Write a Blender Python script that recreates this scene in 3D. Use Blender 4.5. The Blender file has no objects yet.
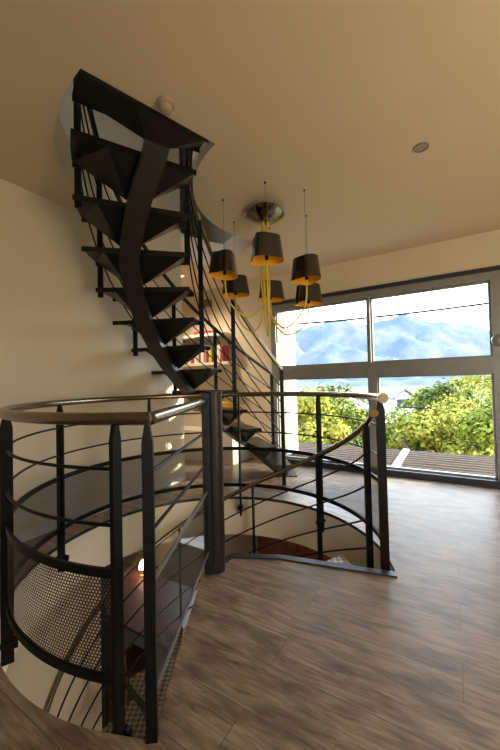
import bpy, bmesh, math, random
from mathutils import Vector, Matrix
R = math.radians
S = bpy.context.scene
COL = S.collection
random.seed(7)

# ---------------------------------------------------------------- camera
H, PITCH, ROLL, FPX = 1.085, .024, -.0235, 333.
cam_d = bpy.data.cameras.new('camera')
cam = bpy.data.objects.new('camera', cam_d); COL.objects.link(cam)
fw = Vector((0, math.cos(PITCH), math.sin(PITCH))); up0 = Vector((0, -math.sin(PITCH), math.cos(PITCH))); rt0 = Vector((1, 0, 0))
rt = rt0*math.cos(ROLL) + up0*math.sin(ROLL); up = -rt0*math.sin(ROLL) + up0*math.cos(ROLL)
m = Matrix((rt, up, -fw)).transposed().to_4x4(); m.translation = Vector((0, 0, H))
cam.matrix_world = m
cam_d.sensor_fit = 'VERTICAL'; cam_d.sensor_height = 36; cam_d.sensor_width = 24; cam_d.lens = FPX/750*36
cam_d.clip_start = .02; cam_d.clip_end = 5000
S.camera = cam

# ---------------------------------------------------------------- sky, sun, exposure
W = bpy.data.worlds.new('sky'); S.world = W; W.use_nodes = True
nt = W.node_tree; nt.nodes.clear()
out = nt.nodes.new('ShaderNodeOutputWorld'); bg = nt.nodes.new('ShaderNodeBackground')
tc = nt.nodes.new('ShaderNodeTexCoord'); sx = nt.nodes.new('ShaderNodeSeparateXYZ'); cr = nt.nodes.new('ShaderNodeValToRGB')
nt.links.new(tc.outputs['Generated'], sx.inputs[0]); nt.links.new(sx.outputs['Z'], cr.inputs[0])
e = cr.color_ramp.elements
e[0].position = 0.0; e[0].color = (.34, .33, .26, 1)
e[1].position = .03; e[1].color = (.80, .87, .95, 1)
for p, c in ((.18, (.82, .89, .97, 1)), (.5, (.70, .80, .95, 1)), (1.0, (.45, .62, .95, 1))):
    n = e.new(p); n.color = c
nt.links.new(cr.outputs[0], bg.inputs[0]); bg.inputs[1].default_value = 5.5
nt.links.new(bg.outputs[0], out.inputs[0])
sd = bpy.data.lights.new('sun', 'SUN'); sd.energy = 9.0; sd.angle = R(1.0); sd.color = (1, .87, .66)
so = bpy.data.objects.new('sun', sd); COL.objects.link(so)
so.rotation_euler = Vector((.96, -.054, .30)).to_track_quat('Z', 'Y').to_euler()
vs = S.view_settings
vs.view_transform = 'Standard'; vs.look = 'None'; vs.gamma = 1; vs.use_curve_mapping = False; vs.exposure = 0.8
LAMP_LIGHTS = []
def area(name, loc, target, sx_, sy_, energy, color):
    d = bpy.data.lights.new(name, 'AREA'); d.shape = 'RECTANGLE'; d.size = sx_; d.size_y = sy_; d.energy = energy; d.color = color
    o = bpy.data.objects.new(name, d); COL.objects.link(o); o.location = loc
    o.rotation_euler = (Vector(loc)-Vector(target)).to_track_quat('Z', 'Y').to_euler()
    return o

SIDE_FILL = 62  # power of the added fill light by the right wall

# ---------------------------------------------------------------- room frame
L0 = Vector((.35, 4.58, 0)); Wd = Vector((.856, -.517, 0)).normalized(); Nd = Vector((.517, .856, 0)).normalized()
def RW(s, t, z=0): v = L0 + Wd*s + Nd*t; return Vector((v.x, v.y, z))
ROOMANG = math.atan2(Wd.y, Wd.x)
CG = Vector((-.27, 2.14, 0)); RG = 1.066; RH = 1.09       # stairwell guard and hole
CU = Vector((.5, 2.6, 0)); RI, RO, RM = .955, 1.665, 1.36    # upper stair
CEIL = 2.55
def pol(c, r, a, z=0): return Vector((c.x+r*math.cos(R(a)), c.y+r*math.sin(R(a)), z))

# ---------------------------------------------------------------- materials
def mat(name, color, rough=.5, metal=0., spec=.5, coat=0.):
    mm = bpy.data.materials.new(name); mm.use_nodes = True
    b = mm.node_tree.nodes['Principled BSDF']
    b.inputs['Base Color'].default_value = (*color, 1); b.inputs['Roughness'].default_value = rough
    b.inputs['Metallic'].default_value = metal; b.inputs['Specular IOR Level'].default_value = spec
    b.inputs['Coat Weight'].default_value = coat
    return mm
def noise_mat(name, c1, c2, scale=8, rough=.5, metal=0., bump=0., stretch=(1, 1, 1), rot=0, detail=6, spec=.5, rvar=0.):
    mm = mat(name, c1, rough, metal, spec); t = mm.node_tree; b = t.nodes['Principled BSDF']
    co = t.nodes.new('ShaderNodeTexCoord'); mp = t.nodes.new('ShaderNodeMapping'); nz = t.nodes.new('ShaderNodeTexNoise'); ra = t.nodes.new('ShaderNodeValToRGB')
    mp.inputs['Scale'].default_value = stretch; mp.inputs['Rotation'].default_value = (0, 0, rot)
    nz.inputs['Scale'].default_value = scale; nz.inputs['Detail'].default_value = detail
    ra.color_ramp.elements[0].position = .3; ra.color_ramp.elements[0].color = (*c1, 1)
    ra.color_ramp.elements[1].position = .7; ra.color_ramp.elements[1].color = (*c2, 1)
    t.links.new(co.outputs['Object'], mp.inputs[0]); t.links.new(mp.outputs[0], nz.inputs[0]); t.links.new(nz.outputs[0], ra.inputs[0])
    t.links.new(ra.outputs[0], b.inputs['Base Color'])
    if rvar:
        mr = t.nodes.new('ShaderNodeMapRange'); mr.inputs[3].default_value = rough-rvar; mr.inputs[4].default_value = rough+rvar
        t.links.new(nz.outputs[0], mr.inputs[0]); t.links.new(mr.outputs[0], b.inputs['Roughness'])
    if bump:
        bp = t.nodes.new('ShaderNodeBump'); bp.inputs[0].default_value = bump; bp.inputs[1].default_value = .01
        t.links.new(nz.outputs[0], bp.inputs['Height']); t.links.new(bp.outputs[0], b.inputs['Normal'])
    return mm
def plank_mat(name, cols, plank_w, plank_l, rot, rough, seam=.88, grain=1.0):
    mm = mat(name, cols[0], rough); t = mm.node_tree; b = t.nodes['Principled BSDF']; N = t.nodes.new; Lk = t.links.new
    co = N('ShaderNodeTexCoord'); mp = N('ShaderNodeMapping'); mp.inputs['Rotation'].default_value = (0, 0, rot); Lk(co.outputs['Object'], mp.inputs[0])
    br = N('ShaderNodeTexBrick'); br.inputs['Scale'].default_value = 1; br.inputs['Brick Width'].default_value = plank_l; br.inputs['Row Height'].default_value = plank_w
    br.inputs['Mortar Size'].default_value = .0015; br.inputs['Mortar Smooth'].default_value = .3; br.offset = .37
    br.inputs['Color1'].default_value = (0, 0, 0, 1); br.inputs['Color2'].default_value = (1, 1, 1, 1); br.inputs['Mortar'].default_value = (.5, .5, .5, 1)
    Lk(mp.outputs[0], br.inputs[0])
    # offset the grain per plank
    va = N('ShaderNodeVectorMath'); va.operation = 'MULTIPLY_ADD'; va.inputs[1].default_value = (7.3, 3.1, 5.7); Lk(br.outputs['Color'], va.inputs[0])
    st = N('ShaderNodeMapping'); st.inputs['Scale'].default_value = (1.9, 17, 1); Lk(mp.outputs[0], st.inputs[0]); Lk(st.outputs[0], va.inputs[2])
    n1 = N('ShaderNodeTexNoise'); n1.inputs['Scale'].default_value = 2.3; n1.inputs['Detail'].default_value = 11; n1.inputs['Roughness'].default_value = .70; n1.inputs['Distortion'].default_value = 1.2*grain
    Lk(va.outputs[0], n1.inputs[0])
    r1 = N('ShaderNodeValToRGB'); r1.color_ramp.elements[0].position = .3; r1.color_ramp.elements[0].color = (*cols[0], 1); r1.color_ramp.elements[1].position = .72; r1.color_ramp.elements[1].color = (*cols[2], 1)
    mid = r1.color_ramp.elements.new(.5); mid.color = (*cols[1], 1); Lk(n1.outputs[0], r1.inputs[0])
    # broad worn patches and knots
    s2 = N('ShaderNodeMapping'); s2.inputs['Scale'].default_value = (2.2, 5.5, 1); Lk(mp.outputs[0], s2.inputs[0])
    n2 = N('ShaderNodeTexNoise'); n2.inputs['Scale'].default_value = 2.4; n2.inputs['Detail'].default_value = 4; Lk(s2.outputs[0], n2.inputs[0])
    r2 = N('ShaderNodeValToRGB'); r2.color_ramp.elements[0].position = .36; r2.color_ramp.elements[0].color = (.52, .50, .48, 1); r2.color_ramp.elements[1].position = .56; r2.color_ramp.elements[1].color = (1.05, 1.02, 1, 1)
    Lk(n2.outputs[0], r2.inputs[0])
    mx = N('ShaderNodeMixRGB'); mx.blend_type = 'MULTIPLY'; mx.inputs[0].default_value = .8; Lk(r1.outputs[0], mx.inputs[1]); Lk(r2.outputs[0], mx.inputs[2])
    m2 = N('ShaderNodeMixRGB'); m2.blend_type = 'MIX'; Lk(br.outputs['Fac'], m2.inputs[0]); Lk(mx.outputs[0], m2.inputs[1]); m2.inputs[2].default_value = (*[c*seam for c in cols[0]], 1)
    Lk(m2.outputs[0], b.inputs['Base Color'])
    mr = N('ShaderNodeMapRange'); mr.inputs[3].default_value = rough-.08; mr.inputs[4].default_value = rough+.12; Lk(n1.outputs[0], mr.inputs[0]); Lk(mr.outputs[0], b.inputs['Roughness'])
    bp = N('ShaderNodeBump'); bp.inputs[0].default_value = .25; bp.inputs[1].default_value = .004; Lk(n1.outputs[0], bp.inputs['Height']); Lk(bp.outputs[0], b.inputs['Normal'])
    return mm
M = {}
M['paint'] = noise_mat('cream_paint', (.64, .56, .415), (.67, .585, .44), 3, .75)
M['ceil'] = noise_mat('ceiling_paint', (.64, .535, .38), (.67, .56, .40), 2, .8)
M['fascia'] = noise_mat('fascia_paint', (.76, .68, .54), (.79, .71, .57), 3, .7)
M['floor'] = plank_mat('oak_laminate', ((.12, .092, .066), (.265, .203, .148), (.44, .35, .265)), .19, 1.7, -ROOMANG, .36)
M['floor'].node_tree.nodes['Principled BSDF'].inputs['Specular IOR Level'].default_value = .22
M['deck'] = plank_mat('deck_boards', ((.030, .020, .014), (.048, .033, .022), (.07, .05, .034)), .14, 4.0, -ROOMANG, .85)
M['deck'].node_tree.nodes['Principled BSDF'].inputs['Specular IOR Level'].default_value = .05
M['strip'] = mat('deck_gap_profile', (.22, .18, .14), .9, 0, .05)
M['black'] = noise_mat('black_steel', (.004, .0038, .0035), (.008, .0075, .0065), 14, .38, 0, spec=.18, rvar=.08)
M['tread'] = noise_mat('gunmetal_tread', (.005, .0048, .0045), (.009, .008, .007), 10, .3, 0, spec=.32, rvar=.06)
M['newel'] = noise_mat('dark_bronze_steel', (.010, .009, .007), (.019, .016, .012), 6, .42, .2, stretch=(1, 1, .2))
M['rail'] = noise_mat('brushed_steel', (.23, .195, .15), (.32, .275, .21), 40, .25, 1., stretch=(1, 1, 6))
M['mesh'] = mat('perforated_steel', (.035, .032, .030), .38, .6)
M['frame'] = noise_mat('window_aluminium', (.22, .23, .225), (.25, .26, .25), 10, .42, .3)
M['frame_dark'] = mat('dark_aluminium', (.035, .040, .048), .35, .4)
M['white'] = mat('white_render', (.62, .60, .56), .7)
M['shelf'] = mat('white_lacquer', (.82, .78, .70), .4)
M['shade'] = mat('black_lacquer', (.016, .014, .012), .16, .0, .6, .5)
M['gold'] = mat('gold_lining', (.98, .50, .02), .5, .0)
M['cord'] = noise_mat('yellow_cord', (.62, .44, .035), (.75, .55, .06), 60, .6)
M['chrome'] = mat('polished_bronze', (.24, .19, .15), .16, 1.)
M['plastic'] = mat('cream_plastic', (.36, .29, .21), .5)
M['grey'] = mat('grey_metal', (.26, .27, .28), .45, .5)
M['redwood'] = noise_mat('mahogany', (.10, .028, .010), (.20, .065, .020), 3, .35, stretch=(.4, 4, 4))
M['table'] = noise_mat('dark_table_wood', (.10, .045, .035), (.16, .075, .055), 3, .42, spec=.25, stretch=(1, 6, 1), rot=-ROOMANG)
M['chair'] = noise_mat('worn_chair_leather', (.05, .03, .02), (.09, .055, .04), 9, .5)
M['legmetal'] = mat('brass_tube', (.38, .28, .16), .35, .8)
M['tile'] = noise_mat('stone_floor', (.16, .13, .10), (.21, .17, .13), 5, .5)
M['orange'] = mat('orange_felt', (.80, .30, .015), .8)
M['cloth'] = mat('pale_cloth', (.75, .72, .66), .9)
M['dark'] = mat('dark_fabric', (.03, .028, .028), .85)
M['bark'] = noise_mat('bark', (.10, .07, .045), (.2, .15, .1), 20, .9)
M['hazy_rock'] = None
def leaf_mat(name, c1, c2):
    mm = noise_mat(name, c1, c2, 1.7, .7, detail=3, spec=.08)
    return mm
M['leaf_y'] = leaf_mat('yellow_green_leaves', (.17, .18, .025), (.33, .31, .05))
M['leaf_g'] = leaf_mat('green_leaves', (.09, .125, .015), (.24, .25, .03))
M['leaf_d'] = leaf_mat('dark_green_leaves', (.03, .05, .008), (.10, .12, .02))
def glass_mat():
    mm = bpy.data.materials.new('window_glass'); mm.use_nodes = True; t = mm.node_tree; t.nodes.clear()
    o = t.nodes.new('ShaderNodeOutputMaterial'); a = t.nodes.new('ShaderNodeBsdfTransparent'); g = t.nodes.new('ShaderNodeBsdfGlossy'); mx = t.nodes.new('ShaderNodeMixShader')
    a.inputs[0].default_value = (.97, .98, .97, 1); g.inputs['Roughness'].default_value = .01; mx.inputs[0].default_value = .015
    t.links.new(a.outputs[0], mx.inputs[1]); t.links.new(g.outputs[0], mx.inputs[2]); t.links.new(mx.outputs[0], o.inputs[0]); return mm
M['glass'] = glass_mat()
def emit(name, c, s):
    mm = mat(name, c, .5); b = mm.node_tree.nodes['Principled BSDF']; b.inputs['Emission Color'].default_value = (*c, 1); b.inputs['Emission Strength'].default_value = s; return mm
M['bulb'] = emit('lamp_glow', (1, .72, .35), 6)
def checker_plate():
    mm = mat('checker_plate', (.2, .14, .08), .4, .6); t = mm.node_tree; b = t.nodes['Principled BSDF']; N = t.nodes.new; Lk = t.links.new
    co = N('ShaderNodeTexCoord'); mp = N('ShaderNodeMapping'); mp.inputs['Rotation'].default_value = (0, 0, R(45)); mp.inputs['Scale'].default_value = (1, 1, 0)
    ck = N('ShaderNodeTexChecker'); ck.inputs['Scale'].default_value = 34; ck.inputs[1].default_value = (.42, .31, .19, 1); ck.inputs[2].default_value = (.16, .105, .06, 1)
    Lk(co.outputs['Object'], mp.inputs[0]); Lk(mp.outputs[0], ck.inputs[0]); Lk(ck.outputs[0], b.inputs['Base Color'])
    bp = N('ShaderNodeBump'); bp.inputs[0].default_value = .4; bp.inputs[1].default_value = .01; Lk(ck.outputs[1], bp.inputs['Height']); Lk(bp.outputs[0], b.inputs['Normal']); return mm
M['plate'] = checker_plate()
def hazy_rock_mat():  # distance haze is painted into the rock as pale blue colours
    mm = mat('hazy_mountain_rock', (.5, .6, .75), .95); t = mm.node_tree; b = t.nodes['Principled BSDF']; N = t.nodes.new; Lk = t.links.new
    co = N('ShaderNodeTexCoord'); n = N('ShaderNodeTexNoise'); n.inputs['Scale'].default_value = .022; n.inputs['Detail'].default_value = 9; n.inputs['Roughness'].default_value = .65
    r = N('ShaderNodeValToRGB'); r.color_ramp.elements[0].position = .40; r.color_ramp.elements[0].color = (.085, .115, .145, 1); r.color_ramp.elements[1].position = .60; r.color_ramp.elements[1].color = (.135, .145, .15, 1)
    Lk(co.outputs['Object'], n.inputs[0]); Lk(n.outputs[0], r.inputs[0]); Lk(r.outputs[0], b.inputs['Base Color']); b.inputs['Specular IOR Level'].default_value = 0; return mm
M['hazy_rock'] = hazy_rock_mat()

# ---------------------------------------------------------------- mesh builder
class MB:
    def __init__(s): s.v = []; s.f = []; s.mi = []; s.sm = []
    def add(s, vs, fs, mi=0, smooth=False):
        k = len(s.v); s.v += [tuple(p) for p in vs]
        for f in fs: s.f.append(tuple(i+k for i in f)); s.mi.append(mi); s.sm.append(smooth)
        return s
    def prism(s, pts, z0, z1, mi=0):       # pts ccw 2D
        n = len(pts); vs = [(p[0], p[1], z0) for p in pts]+[(p[0], p[1], z1) for p in pts]
        fs = [tuple(range(n-1, -1, -1)), tuple(range(n, 2*n))]+[(i, (i+1) % n, n+(i+1) % n, n+i) for i in range(n)]
        return s.add(vs, fs, mi)
    def box(s, c, ax, ay, az, mi=0):       # centre and three half-axis vectors
        c, ax, ay, az = map(Vector, (c, ax, ay, az)); vs = []
        for k in (-1, 1):
            for a, b in ((-1, -1), (1, -1), (1, 1), (-1, 1)): vs.append(c+ax*a+ay*b+az*k)
        return s.add(vs, [(3, 2, 1, 0), (4, 5, 6, 7), (0, 1, 5, 4), (1, 2, 6, 5), (2, 3, 7, 6), (3, 0, 4, 7)], mi)
    def abox(s, x0, x1, y0, y1, z0, z1, mi=0):
        return s.box(((x0+x1)/2, (y0+y1)/2, (z0+z1)/2), ((x1-x0)/2, 0, 0), (0, (y1-y0)/2, 0), (0, 0, (z1-z0)/2), mi)
    def rbox(s, s0, s1, t0, t1, z0, z1, mi=0):   # box in the room frame
        return s.box(RW((s0+s1)/2, (t0+t1)/2, (z0+z1)/2), Wd*((s1-s0)/2), Nd*((t1-t0)/2), (0, 0, (z1-z0)/2), mi)
    def sweep(s, path, prof, mi=0, smooth=True, closed=False, caps=True, upv=Vector((0, 0, 1)), sides=None):
        # prof: list of (side, up) offsets; side = tangent x up
        path = [Vector(p) for p in path]; n = len(path); k = len(prof); vs = []
        for i, p in enumerate(path):
            a = path[i-1] if (i > 0 or closed) else path[i]; b = path[(i+1) % n] if (i < n-1 or closed) else path[i]
            t = (b-a).normalized()
            sd = sides[i] if sides else t.cross(upv)
            if sd.length < 1e-4: sd = t.cross(Vector((1, 0, 0)))
            sd = (sd - t*sd.dot(t)).normalized(); u = sd.cross(t).normalized()
            for q in prof: vs.append(p+sd*q[0]+u*q[1])
        fs = []
        for i in range(n if closed else n-1):
            j = (i+1) % n
            for q in range(k): fs.append((i*k+q, i*k+(q+1) % k, j*k+(q+1) % k, j*k+q))
        if caps and not closed: fs += [tuple(range(k-1, -1, -1)), tuple(range((n-1)*k, n*k))]
        return s.add(vs, fs, mi, smooth)
    def tube(s, path, r, n=8, mi=0, closed=False, upv=Vector((0, 0, 1))):
        return s.sweep(path, [(r*math.cos(2*math.pi*i/n), r*math.sin(2*math.pi*i/n)) for i in range(n)], mi, True, closed, upv=upv)
    def bar(s, a, b, r, n=8, mi=0):
        a, b = Vector(a), Vector(b); t = b-a
        return s.tube([a, b], r, n, mi, upv=Vector((0, 0, 1)) if abs(t.normalized().z) < .95 else Vector((0, 1, 0)))
    def lathe(s, c, prof, n=32, mi=0, smooth=True):
        c = Vector(c); k = len(prof); vs = []; fs = []
        for i in range(n):
            a = 2*math.pi*i/n
            for r, z in prof: vs.append(c+Vector((r*math.cos(a), r*math.sin(a), z)))
        for i in range(n):
            j = (i+1) % n
            for q in range(k-1): fs.append((i*k+q, j*k+q, j*k+q+1, i*k+q+1))
        return s.add(vs, fs, mi, smooth)
    def disc(s, c, nrm, r, th, n=20, mi=0):
        c = Vector(c); nrm = Vector(nrm).normalized()
        return s.bar(c-nrm*th/2, c+nrm*th/2, r, n, mi)
    def build(s, name, mats, parent=None, loc=None, bevel=0):
        me = bpy.data.meshes.new(name); o = bpy.data.objects.new(name, me)
        base = Vector((0, 0, 0))
        if parent is not None: base = Vector(parent.get('_b', (0, 0, 0)))
        elif loc is not None: base = Vector(loc)
        me.from_pydata([tuple(Vector(p)-base) for p in s.v], [], s.f)
        for mm in (mats if isinstance(mats, (list, tuple)) else [mats]): me.materials.append(mm)
        me.polygons.foreach_set('material_index', s.mi); me.polygons.foreach_set('use_smooth', s.sm)
        me.update()
        bm = bmesh.new(); bm.from_mesh(me); bmesh.ops.recalc_face_normals(bm, faces=bm.faces)
        for ed in bm.edges:
            if len(ed.link_faces) == 2 and ed.calc_face_angle(0) > R(38): ed.smooth = False
        bm.to_mesh(me); bm.free()
        COL.objects.link(o)
        if parent is not None: o.parent = parent
        elif loc is not None: o.location = base
        if parent is not None and parent.type == 'MESH': pass
        o['_b'] = tuple(base)
        if bevel:
            b = o.modifiers.new('bevel', 'BEVEL'); b.width = bevel; b.segments = 2; b.limit_method = 'ANGLE'; b.angle_limit = R(40)
        return o
def tag(o, label=None, cat=None, group=None, kind=None):
    if label: o['label'] = label
    if cat: o['category'] = cat
    if group: o['group'] = group
    if kind: o['kind'] = kind
    return o
def thing(name, loc, label, cat, group=None):
    o = bpy.data.objects.new(name, None); COL.objects.link(o); o.location = loc; o['_b'] = tuple(loc); o.empty_display_size = .1
    return tag(o, label, cat, group)
def struct(name, mb, mats, parent=None):
    o = mb.build(name, mats, parent)
    if parent is None: o['kind'] = 'structure'
    return o
def copy_tree(o, parent=None):
    c = o.copy(); COL.objects.link(c)
    if parent is not None: c.parent = parent
    for ch in [x for x in bpy.data.objects if x.parent == o]: copy_tree(ch, c)
    return c
def rect(w, h): return [(-w/2, -h/2), (w/2, -h/2), (w/2, h/2), (-w/2, h/2)]

# slab with a hole
def slab(name, outer, hole, z0, z1, mats, parent=None):
    bm = bmesh.new()
    def loop(pts, z):
        v = [bm.verts.new((p[0], p[1], z)) for p in pts]
        return v, [bm.edges.new((v[i], v[(i+1) % len(v)])) for i in range(len(v))]
    rings = []
    for z in (z1, z0):
        ov, oe = loop(outer, z); hv, he = loop(hole, z)
        r = bmesh.ops.triangle_fill(bm, use_beauty=True, use_dissolve=False, edges=oe+he)
        for f in [g for g in r['geom'] if isinstance(g, bmesh.types.BMFace)]: f.material_index = 0 if z == z1 else 1
        rings.append((ov, hv))
    for a, b in zip(rings[0], rings[1]):
        for i in range(len(a)):
            j = (i+1) % len(a); f = bm.faces.new((a[i], a[j], b[j], b[i])); f.material_index = 2
    bmesh.ops.recalc_face_normals(bm, faces=bm.faces)
    me = bpy.data.meshes.new(name); bm.to_mesh(me); bm.free()
    for mm in mats: me.materials.append(mm)
    o = bpy.data.objects.new(name, me); COL.objects.link(o); o['kind'] = 'structure'; return o

# ================================================================ STRUCTURE
SL, SR, TB = -.57, 4.5, -7.5     # left wall, right wall, back wall (room frame)
LOWF = -2.56
outer = [RW(-4.4, TB), RW(SR, TB), RW(SR, 0), RW(-4.4, 0)]
NEW = Vector((-.222, 1.975, 0))
A_R = -15.0; A_L = 261.0
wedge = [(-.437, 1.052), (-.328, 1.045), (-.300, 1.930), (-.262, 1.965), (-.139, 2.105), (.157, 2.075), (.776, 1.862)]
hole = [tuple(pol(CG, RH, A_R+(A_L-A_R)*i/110)[:2]) for i in range(111)] + wedge[1:]
slab('floor', outer, hole, -.025, 0, [M['floor'], M['fascia'], M['frame_dark']])
slab('ceiling_lower', outer, hole, -.36, -.026, [M['fascia'], M['fascia'], M['fascia']])
UH = [pol(CU, .905, 221.5-(221.5-117)*i/50) for i in range(51)] + [pol(CU, 1.46, 116), pol(CU, 1.77, 117)] + [pol(CU, 1.665+.105*min(1, (221.5-(117+104.5*i/60))/22), 117+104.5*i/60) for i in range(1, 61)]
uphole = [tuple(p[:2]) for p in UH]
slab('ceiling', outer, uphole, CEIL, CEIL+.30, [M['tile'], M['ceil'], M['fascia']])
slab('ceiling_upper', outer, [tuple(RW(2, -6)[:2]), tuple(RW(3, -6)[:2]), tuple(RW(3, -5)[:2]), tuple(RW(2, -5)[:2])], 5.3, 5.5, [M['ceil']]*3)
b = MB(); b.rbox(-4.8, SR+.3, TB-.3, 3.0, LOWF-.1, LOWF); struct('floor_lower', b, M['tile'])
# walls
b = MB(); b.rbox(SL-.14, SL, TB, -1.22, 0, CEIL); b.rbox(SL-.14, SL, TB, -1.22, CEIL, 5.3); struct('wall_left', b, M['paint'])
b = MB(); b.rbox(SL-.14, SL, TB, -2.3, LOWF, -.36); struct('wall_left_lower', b, M['fascia'])
b = MB(); b.rbox(SR, SR+.15, TB, 0, LOWF, 5.3); struct('wall_right', b, M['paint'])
b = MB(); b.rbox(-2.75, -2.6, TB, 0.15, 0, 5.3); b.rbox(-4.55, -4.4, TB, .15, LOWF, 0); struct('wall_corridor', b, M['paint'])
b = MB()
# window wall with its openings: main window s 0..2.5, z 0..2.17
b.rbox(-2.6, 0-.04, 0, .16, 0, CEIL); b.rbox(2.55, SR, 0, .16, 0, CEIL); b.rbox(-.04, 2.55, 0, .16, 2.17, CEIL)
b.rbox(-2.6, SR, 0, .16, CEIL, 5.3)
b.rbox(-4.4, -2.2, 0, .16, LOWF, 0); b.rbox(-1.0, SR, 0, .16, LOWF, 0); b.rbox(-2.2, -1.0, 0, .16, -.4, 0); b.rbox(-2.2, -1.0, 0, .16, LOWF, -1.5)
struct('wall_window', b, M['paint'])
b = MB(); b.rbox(-4.4, -2.6, TB-.15, TB, LOWF, 0)   # wall behind the photographer, with two tall window openings
b.rbox(-2.6, 3.15, TB-.15, TB, LOWF, 2.9); b.rbox(4.3, SR, TB-.15, TB, LOWF, 2.9); b.rbox(3.15, 4.3, TB-.15, TB, LOWF, .1); b.rbox(3.15, 4.3, TB-.15, TB, 2.3, 2.9)
b.rbox(-2.6, -.3, TB-.15, TB, 2.9, 5.3); b.rbox(2.7, SR, TB-.15, TB, 2.9, 5.3); b.rbox(-.3, 2.7, TB-.15, TB, 2.9, 3.5); b.rbox(-.3, 2.7, TB-.15, TB, 4.7, 5.3)
struct('wall_back', b, M['paint'])

area('side_fill_light', RW(SR-.03, -3.2, 1.25), RW(1.8, -.9, 3.3), 2.2, 2.0, SIDE_FILL, (1, .79, .52))  # added warm fill light at the solid right wall, aimed up
area('lower_fill_light', RW(SR-.03, -3.0, -1.2), RW(0, -2.5, -1.4), 2.0, 1.6, 45, (1, .86, .68))  # added fill light for the lower floor, no opening behind it

for nm, t0, t1, z0, z1 in (('added_window_2', -4.3, -2.1, .25, 2.25), ('added_window_3', -4.0, -2.0, -2.0, -.4)):  # added frames and panes round the two fill lights, wall behind stays solid
    b = MB(); b.rbox(SR-.025, SR+.0, t0-.08, t0, z0-.08, z1+.08); b.rbox(SR-.025, SR, t1, t1+.08, z0-.08, z1+.08)
    b.rbox(SR-.025, SR, t0, t1, z0-.08, z0); b.rbox(SR-.025, SR, t0, t1, z1, z1+.08); w_ = struct(nm, b, M['frame'])
    b = MB(); b.rbox(SR-.012, SR-.006, t0, t1, z0, z1); b.build('glass_pane', M['glass'], w_)

# ---------------------------------------------------------------- main window
def window():
    f = MB()
    f.rbox(-.04, 2.55, -.03, .09, 2.06, 2.17)             # head
    f.rbox(-.04, .03, -.03, .09, .0, 2.06)                # left jamb
    f.rbox(2.43, 2.55, -.03, .09, .0, 2.06)               # right jamb
    f.rbox(.03, 2.43, -.03, .09, 1.13, 1.215)              # transom
    f.rbox(.03, 2.43, -.045, .09, 1.215, 1.29)
    f.rbox(1.245, 1.275, -.055, .08, 1.29, 2.06)          # upper mullion
    f.rbox(1.24, 1.33, -.03, .08, .07, 1.13)              # lower mullion
    w = struct('window_1', f, M['frame']); w['label'] = 'large aluminium window with two panes above two panes'
    d = MB(); d.rbox(-.04, 2.55, -.07, .12, .0, .07); d.build('sill_track', M['frame_dark'], w)
    d = MB(); d.rbox(-.06, 2.55, -.045, -.03, 2.14, 2.185); d.build('head_trim', M['frame_dark'], w)
    for (a0, a1, z0, z1) in ((.03, 1.245, 1.29, 2.06), (1.275, 2.43, 1.29, 2.06), (.03, 1.24, .07, 1.13), (1.33, 2.43, .07, 1.13)):
        g = MB(); g.rbox(a0, a1, .02, .028, z0, z1); g.build('glass_pane', M['glass'], w)
        k = MB(); e_ = .018                                # sash edge
        k.rbox(a0, a1, -.0, .05, z0, z0+e_); k.rbox(a0, a1, 0, .05, z1-e_, z1); k.rbox(a0, a0+e_, 0, .05, z0+e_, z1-e_); k.rbox(a1-e_, a1, 0, .05, z0+e_, z1-e_)
        k.build('sash', M['frame'], w)
    h = MB(); h.rbox(.035, .06, -.07, -.035, 1.32, 1.62); h.rbox(.04, .055, -.04, -.0, 1.4, 1.43); h.build('handle', M['grey'], w)
window()
b = MB(); b.lathe((0, 0, 0), [(0, -.02), (.05, -.02), (.06, 0), (.055, .03), (.02, .05), (0, .05)], 24)
kn = b.build('window_latch', M['grey']); kn.location = RW(2.475, -.05, 1.45); kn.rotation_euler = (R(90), 0, ROOMANG)
tag(kn, 'round grey latch fixed on the right window jamb', 'latch')
# skirting
b = MB(); b.rbox(SL, SL+.015, TB, -1.22, 0, .07); struct('baseboard_left', b, M['white'])
b = MB(); b.rbox(2.55, SR, -.015, 0, 0, .07); struct('baseboard_window', b, M['white'])
# steel nosing along the landing edge
b = MB()
p = [Vector((x, y, .004)) for x, y in ((-.262, 1.968), (-.139, 2.108), (.157, 2.078), (.785, 1.862))]
b.sweep(p, rect(.035, .012), smooth=False); p2 = [q+Vector((0, .022, -.012)) for q in p]; b.sweep(p2, rect(.03, .03), smooth=False)
struct('trim_1', b, M['frame_dark'])

# ---------------------------------------------------------------- outside
b = MB(); b.rbox(-1.5, 6.5, .16, 1.68, -.14, -.03)
dk = struct('deck', b, M['deck'])
b = MB()
for i in range(1, 11): b.rbox(-1.5, 6.5, .16+i*.138, .16+i*.138+.016, -.03, -.024)
b.build('deck_strip', M['strip'], dk)
b = MB(); b.rbox(1.38, 1.47, .16, 1.68, -.03, -.012); tag(b.build('deck_joint_profile', M['white']), 'white metal profile crossing the brown terrace boards outside window', 'deck profile')
b = MB(); b.rbox(-.45, -.10, .55, .95, -2.6, 4); struct('wall_terrace', b, M['white'])
# ground outside, falling away
b = MB(); b.abox(-900, 900, 6.0, 1500, -6.2, -6.0); struct('ground', b, noise_mat('meadow', (.05, .07, .02), (.10, .11, .04), .2, .9))

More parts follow.
